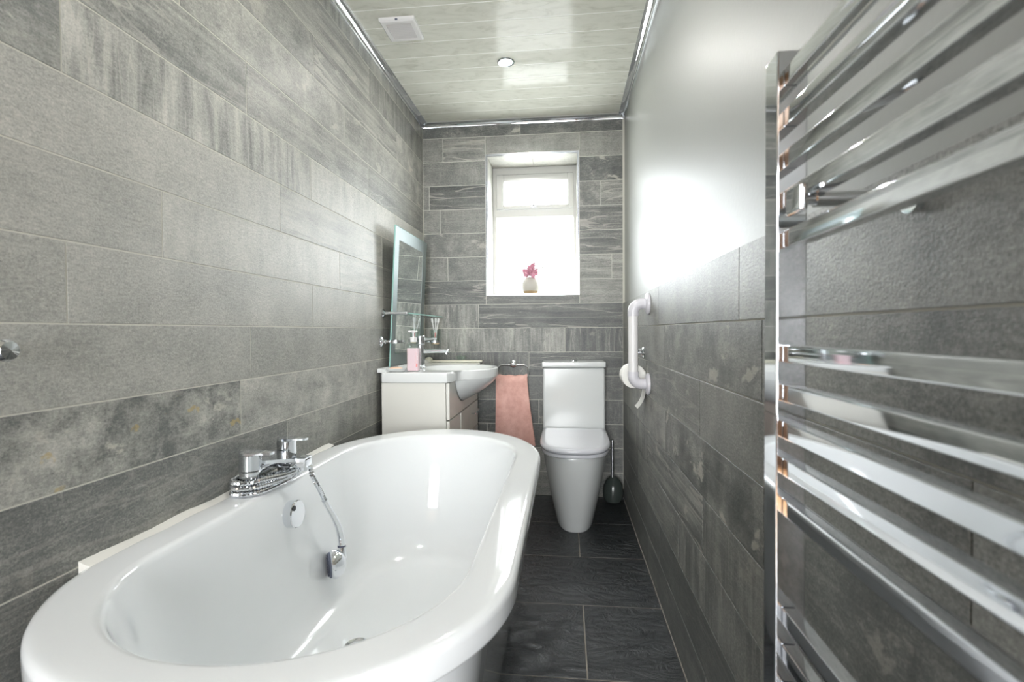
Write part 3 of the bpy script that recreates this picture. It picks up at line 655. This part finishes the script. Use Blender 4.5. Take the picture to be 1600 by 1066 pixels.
# ---------------------------------------------------------------- towel ring and towel
tx, tz = .570, .820
rg = thing('towel_ring', 'chrome towel ring on the back wall between basin and toilet', 'towel ring', (tx, D - .0005, tz))
bm = lathe(B(), (tx, D - .0005, tz + .004), [(.024, 0), (.025, .004), (.020, .010), (.010, .015), (.009, .030), (.012, .034), (.010, .042), (.0, .044)], (0, -1, 0)); finish('wall_rose', bm, BRIGHT, rg)
ring = []
hx, hz, rc = .099, .041, .038; zc = tz - hz
for sx, sz, a0 in ((1, 1, 0), (-1, 1, pi / 2), (-1, -1, pi), (1, -1, 3 * pi / 2)):
    for i in range(9): a = a0 + pi / 2 * i / 8; ring.append((tx + sx * (hx - rc) + rc * cos(a), D - .036, zc + sz * (hz - rc) + rc * sin(a)))
finish('ring', tube(B(), ring, .0052, 10, closed=True), BRIGHT, rg)
zb = zc - hz
def towel():
    bm = B(); nu, nv = 44, 60; ps = []
    for half, sgn, ln, sp in ((0, 1, .45, 1.0), (1, -1, .42, .96)):
        for j in range(nv + 1):
            s = j / nv
            row = []
            for i in range(nu + 1):
                u = i / nu; uu = u - .5
                wl_, wr_ = .101 + .006 * s, .093 + .050 * s ** 1.3
                x = tx - .004 + (2 * uu * (wl_ if uu < 0 else wr_)) * (1 if half == 0 else .97)
                top = zb + .0155 + (.008 * (abs(2 * uu) ** 3)) + .002 * sin(u * 19)
                z = top - ln * s - (.012 * sin(u * 3.0 + 1) * s)
                fold = .006 * sin(u * 9 + 1.3 + s * 2.2) * (.25 + s) + .005 * sin(u * 17 + s * 5) * s * (1 - .5 * s) + .004 * math.exp(-((s - .45) / .12) ** 2) * sin(u * 5)
                th = .013 * min(1, math.sqrt(s * 12)) if s < .09 else .013
                y = D - .036 - sgn * th + (fold * .8 if half == 0 else fold * .3)
                row.append(bm.verts.new((x, min(y, D - .006), z)))
            ps.append(row)
        rows = ps[-(nv + 1):]
        for a, b in zip(rows[:-1], rows[1:]):
            for i in range(nu): bm.faces.new((a[i], a[i + 1], b[i + 1], b[i]))
    f0, b0 = ps[0], ps[nv + 1]
    for i in range(nu): bm.faces.new((f0[i], b0[i], b0[i + 1], f0[i + 1]))
    return bm
tw = finish('hand_towel', towel(), TERRY, loc=(tx, D - .036, zb), smooth=80)
sm = tw.modifiers.new('thickness', 'SOLIDIFY'); sm.thickness = .005; sm.offset = 0
tag(tw, 'salmon pink hand towel hanging from the towel ring', 'towel')

# ---------------------------------------------------------------- toilet
tc = .9425
wc = thing('toilet', 'white close-coupled toilet with closed lid below the window', 'toilet', (tc, 2.85, 0))
finish('cistern', box(B(), (tc - .181, 2.998, .405), (tc + .181, D - .002, .812), .012, 3), CERAM, wc)
finish('cistern_lid', box(B(), (tc - .187, 2.988, .8135), (tc + .187, D - .0015, .848), .008, 3), CERAM, wc)
bm = lathe(B(), (tc - .0, 3.09, .8475), [(.026, 0), (.026, .004), (.022, .008), (.0, .009)]); lab(finish('flush_button', bm, CHROME, wc), 'chrome flush button')
def dshape(hw, yf_, yb, z, sq=2.6, n=40):
    """D outline: straight sides from the back, superelliptic front"""
    out = [(tc + hw, yb, z), (tc + hw, yb - (yb - yf_) * .25, z)]
    ym = yb - (yb - yf_) * .45
    for i in range(n + 1):
        a = pi * i / n; c, s = cos(a), sin(a)
        out.append((tc + hw * math.copysign(abs(c) ** (2 / sq), c), ym - (ym - yf_) * abs(s) ** (2 / sq), z))
    out += [(tc - hw, yb - (yb - yf_) * .25, z), (tc - hw, yb, z)]
    return out
pan = [(.101, 2.592, .0005, 2.5), (.104, 2.586, .01, 2.5), (.123, 2.550, .10, 2.5), (.146, 2.507, .22, 2.6), (.163, 2.474, .33, 2.7), (.171, 2.458, .395, 2.8), (.173, 2.456, .408, 2.8), (.169, 2.460, .413, 2.8)]
finish('pan', ringface(B(), [dshape(a, b, D - .004 if z < .4 else 2.996, z, q) for a, b, z, q in pan]), CERAM, wc, smooth=50)
def plate(hw, yf_, yb, z0, z1, r=.008):
    bm = B(); rings = [dshape(hw - r, yf_ + r, yb - r, z0, 2.9), dshape(hw - r * .3, yf_ + r * .3, yb - r * .3, z0 + r * .3, 2.9), dshape(hw, yf_, yb, z0 + r, 2.9), dshape(hw, yf_, yb, z1 - r, 2.9), dshape(hw - r * .3, yf_ + r * .3, yb - r * .3, z1 - r * .3, 2.9), dshape(hw - r, yf_ + r, yb - r, z1, 2.9), dshape(hw - .03, yf_ + .035, yb - .02, z1 + .001, 2.9)]
    return ringface(bm, rings)
finish('seat', plate(.177, 2.446, 2.985, .4145, .432, .004), SEATM, wc, smooth=50)
finish('seat_lid', plate(.183, 2.436, 2.990, .433, .461, .011), SEATM, wc, smooth=50)
# toilet brush
tbx, tby = 1.176, 3.085
tb = thing('toilet_brush', 'toilet brush in a rounded grey glazed pot in the corner beside the toilet', 'toilet brush', (tbx, tby, 0))
finish('pot', lathe(B(), (tbx, tby, .0005), [(.035, 0), (.048, .006), (.0605, .035), (.062, .065), (.056, .10), (.042, .130), (.026, .146), (.02, .150), (.014, .150)]), SMOKE, tb)
finish('handle', lathe(B(), (tbx - .004, tby - .005, .149), [(.012, 0), (.012, .006), (.0085, .008), (.0085, .215), (.007, .222), (.0, .223)]), CHROME, tb)

# ---------------------------------------------------------------- grab rail, roll holder
gr = thing('grab_rail', 'white plastic vertical grab rail on the right wall beside the toilet', 'grab rail', (W, 2.2, .80))
gx, gy, gz0, gz1, gr_ = 1.181, 2.20, .802, 1.142, .0205
finish('bar', cyl(B(), (gx, gy, gz0 + .052), (gx, gy, gz1 - .052), gr_, n=28), PLASTIC, gr)
for z, s in ((gz1, -1), (gz0, 1)):
    arc = [(gx + .0005, gy, z + s * .052)] + [(gx + .035 * (1 - cos(a)), gy, z + s * .035 * (1 - sin(a))) for a in [pi / 2 * i / 8 for i in range(9)]] + [(W - .014, gy, z)]
    lab(finish('elbow', tube(B(), arc, gr_ + .0022, 28), FITTING, gr), 'greyish white elbow fitting')
    finish('flange', lathe(B(), (W - .0003, gy, z), [(.045, 0), (.0465, .003), (.045, .010), (.036, .014), (.028, .0155), (.0, .0155)], (-1, 0, 0)), FITTING, gr)
rh = thing('toilet_roll_holder', 'chrome toilet roll holder on the right wall behind the grab rail', 'toilet roll holder', (W, 2.335, .93))
bm = lathe(B(), (W - .0003, 2.335, .93), [(.024, 0), (.025, .004), (.018, .010), (.010, .013), (.009, .045)], (-1, 0, 0)); finish('wall_rose', bm, CHROME, rh)
finish('arm', tube(B(), catmull([(W - .04, 2.335, .93), (W - .052, 2.337, .925), (W - .054, 2.39, .91), (W - .054, 2.395, .86), (W - .054, 2.375, .835), (W - .054, 2.26, .832)], 6), .005, 10), CHROME, rh)
bm = B(); box(bm, (W - .058, 2.290, .944), (W - .022, 2.382, .9475), .001); finish('cover_plate', bm, CHROME, rh)
tr_ = thing('toilet_roll', 'white toilet roll with a loose strip hanging behind the grab rail', 'toilet roll', (1.193, 2.32, .832))
n = 48
bm = B(); ringface(bm, [[(1.193 + r * cos(2 * pi * i / n), y, .828 + r * sin(2 * pi * i / n)) for i in range(n)] for r, y in ((.021, 2.272), (.0515, 2.272), (.0525, 2.274), (.0525, 2.368), (.0515, 2.37), (.021, 2.37))], loop=True)
finish('paper', bm, PAPER, tr_)
bm = B(); ringface(bm, [[(1.193 + r * cos(2 * pi * i / n), y, .828 + r * sin(2 * pi * i / n)) for i in range(n)] for r, y in ((.0195, 2.2715), (.0209, 2.2715), (.0209, 2.3705), (.0195, 2.3705))], loop=True)
lab(finish('core', bm, CARD, tr_), 'brown card core')
pt = catmull([(1.2435, 2.3, .850), (1.2455, 2.3, .82), (1.2440, 2.3, .775), (1.2390, 2.3, .735), (1.226, 2.3, .705), (1.210, 2.3, .686)], 6)
bm = B(); ringface(bm, [[(p.x, 2.275, p.z), (p.x, 2.366, p.z), (p.x - .0012, 2.366, p.z - .0006), (p.x - .0012, 2.275, p.z - .0006)] for p in pt]); finish('loose_strip', bm, PAPER, tr_)

# ---------------------------------------------------------------- towel radiator
rx0, rx1, ry = 1.135, 1.168, .607
rd = thing('heated_towel_rail', 'chrome ladder heated towel rail on the right wall closest to the viewer', 'towel rail', (1.15, .33, .25))
for ya, yb in ((ry, ry + .036), (ry - .56 - .036, ry - .56)):
    bm = box(B(), (rx0, ya, .25), (rx1, yb, 1.344), .0022, 2); finish('upright', bm, CHROME, rd)
bz = [1.3135, 1.268, 1.2214, 1.177, 1.132, 1.0026, .9575, .9155, .8733, .828, .7017, .659, .615, .571, .445, .401, .357, .313]
b0 = finish('rung', box(B(), (1.142, ry - .5595, -.010), (1.158, ry - .0005, .010), .002, 2), CHROME, rd, loc=(0, 0, 0))
b0.location = Vector((0, 0, bz[0])) - WLOC[rd.name]
for z in bz[1:]:
    c = b0.copy(); COL.objects.link(c); c.parent = rd; c.location = Vector((0, 0, z)) - WLOC[rd.name]
for z in (1.163, .46):
    bm = cyl(B(), (1.150, ry - .055, z), (W - .001, ry - .055, z), .008); cyl(bm, (W - .008, ry - .055, z), (W - .0005, ry - .055, z), .017)
    box(bm, (1.128, ry - .072, z - .014), (1.137, ry - .038, z + .014), .003); cyl(bm, (1.136, ry - .055, z), (1.152, ry - .055, z), .006)
    finish('wall_bracket', bm, CHROME, rd)

# ---------------------------------------------------------------- hook at the left edge
hk = thing('robe_hook', 'round chrome robe hook on the left wall above the near end of the bath', 'hook', (.0005, .70, 1.0))
finish('wall_rose', lathe(B(), (.0005, .700, 1.005), [(.020, 0), (.021, .003), (.017, .008), (.008, .012), (.008, .022)], (1, 0, 0)), CHROME, hk)
finish('peg', lathe(B(), (.020, .700, 1.005), [(.008, 0), (.010, .006), (.016, .012), (.018, .018), (.014, .024), (.0, .026)], (1, 0, 0)), CHROME, hk)

# ---------------------------------------------------------------- ceiling fittings
fx0, fx1, fy0, fy1 = .126, .277, 2.08, 2.233
fan = thing('extractor_fan', 'square white louvred extractor fan cover on the ceiling', 'extractor fan', (.2, 2.157, H))
rings = [[(fx0 + a, fy0 + a, z), (fx1 - a, fy0 + a, z), (fx1 - a, fy1 - a, z), (fx0 + a, fy1 - a, z)] for a, z in ((0, H - .0005), (0, H - .012), (.006, H - .018), (.022, H - .018), (.0225, H - .004))]
finish('cover', ringface(B(), rings), PLASTIC, fan, smooth=20)
for i in range(9):
    yy = fy0 + .0265 + i * .0112
    bm = ringface(B(), [[(x, yy, H - .0042), (x, yy + .0062, H - .0042), (x, yy + .0058, H - .0165), (x, yy + .003, H - .0180)] for x in (fx0 + .0228, fx1 - .0228)]); finish('slat', bm, PLASTIC, fan)
finish('clip', box(B(), (.196, fy0 - .003, H - .014), (.207, fy0 + .003, H - .008), .001), DARK, fan)
first = None
for i, (x, y) in enumerate(((.613, 2.487), (.613, 1.25))):
    if first is None:
        dl = thing('downlight', 'small round chrome downlight glowing in the ceiling near the window', 'ceiling light', (x, y, H), 'recessed ceiling downlights')
        bz_ = lathe(B(), (x, y, H - .0003), [(.030, 0), (.042, 0), (.0415, .004), (.038, .0065), (.032, .005), (.028, -.0)], (0, 0, -1)); f1 = finish('bezel', bz_, SATIN, dl)
        f2 = finish('lamp', lathe(B(), (x, y, H - .0008), [(.029, 0), (.0285, .0015), (.0, .002)], (0, 0, -1)), BULB, dl); first = (dl, f1, f2)
    else:
        d = first[0].copy(); COL.objects.link(d); d.location = (x, y, H)  # this copy is added out of view to brighten the bath
        d['label'] = 'added chrome fill downlight, unseen above the middle of the bath'
        for ch in first[1:]: c = ch.copy(); COL.objects.link(c); c.parent = d

# ---------------------------------------------------------------- vase with dried flowers on the sill
vx, vy, vz = .672, 3.30, OZ0
va = thing('flower_vase', 'round off-white bud vase with tan base on the window sill', 'vase', (vx, vy, vz))
finish('body', lathe(B(), (vx, vy, vz + .0005), [(.049, .024), (.056, .040), (.0585, .056), (.055, .076), (.045, .096), (.030, .110), (.020, .114), (.018, .113), (.014, .10)]), VASEM, va)
lab(finish('base', lathe(B(), (vx, vy, vz + .0005), [(.036, 0), (.041, .003), (.0492, .0245), (.030, .0246)]), VTAN, va), 'bare tan clay base')
fb = thing('dried_flowers', 'bunch of dusty pink flowers and grey-green sprigs in the round vase', 'flowers', (vx, vy, vz + .11))
FR = random.Random(5)
for c, rad in (((.646, 3.29, 1.408), .040), ((.690, 3.285, 1.404), .040), ((.668, 3.30, 1.440), .042), ((.706, 3.30, 1.424), .030), ((.634, 3.305, 1.425), .027), ((.690, 3.295, 1.462), .026)):
    bm = B(); c = Vector(c) - Vector((0, 0, .012))
    for v_ in bmesh.ops.create_icosphere(bm, subdivisions=2, radius=rad * .5)['verts']: v_.co += c
    for i in range(60):
        d = Vector((FR.gauss(0, 1), FR.gauss(0, 1), FR.gauss(.15, 1))).normalized(); u, v = frame_of(d); L1 = rad * FR.uniform(.8, 1.15)
        q = [bm.verts.new(c + d * L1 * a + u * b + v * e) for a, b, e in ((.1, 0, 0), (.7, .0062, .001), (1, 0, .002), (.7, -.0062, .001), (.7, 0, -.0022))]
        bm.faces.new((q[0], q[1], q[2], q[3])); bm.faces.new((q[0], q[3], q[4])); bm.faces.new((q[3], q[2], q[4])); bm.faces.new((q[2], q[1], q[4])); bm.faces.new((q[1], q[0], q[4]))
    h_ = finish('flower_head', bm, PETAL, fb, smooth=0)
    finish('stem', tube(B(), [c - Vector((0, 0, .004)), c.lerp(Vector((vx, vy, vz + .09)), .5), (vx, vy, vz + .075)], .0013, 6), GREENM, h_)
for k, sp_ in enumerate(([(vx, vy, 1.36), (.690, 3.295, 1.43), (.699, 3.29, 1.475), (.695, 3.29, 1.49), (.684, 3.285, 1.505)], [(vx, vy, 1.36), (.662, 3.30, 1.43), (.655, 3.30, 1.488)], [(vx, vy, 1.36), (.690, 3.29, 1.41), (.715, 3.285, 1.428), (.75, 3.28, 1.43), (.782, 3.28, 1.430)])):
    P_ = catmull(sp_, 6); bm = tube(B(), P_, lambda t: .0034 - .0014 * t, 6)
    for i, p in enumerate(P_[4:-3]):
        if i % 2 == 0 or k == 1:
            d = Vector((FR.gauss(0, 1), FR.gauss(0, .6), FR.gauss(.5, .6))).normalized(); e = p + d * .020; u, v = frame_of(d)
            a = bm.verts.new(p); b_ = bm.verts.new(p + d * .010 + u * .006); c_ = bm.verts.new(e); d_ = bm.verts.new(p + d * .010 - u * .006); f_ = bm.verts.new(p + d * .008 + v * .003)
            for q in ((a, b_, f_), (b_, c_, f_), (c_, d_, f_), (d_, a, f_), (a, d_, c_, b_)): bm.faces.new(q)
    finish('sprig', bm, GREENM, fb, smooth=0)
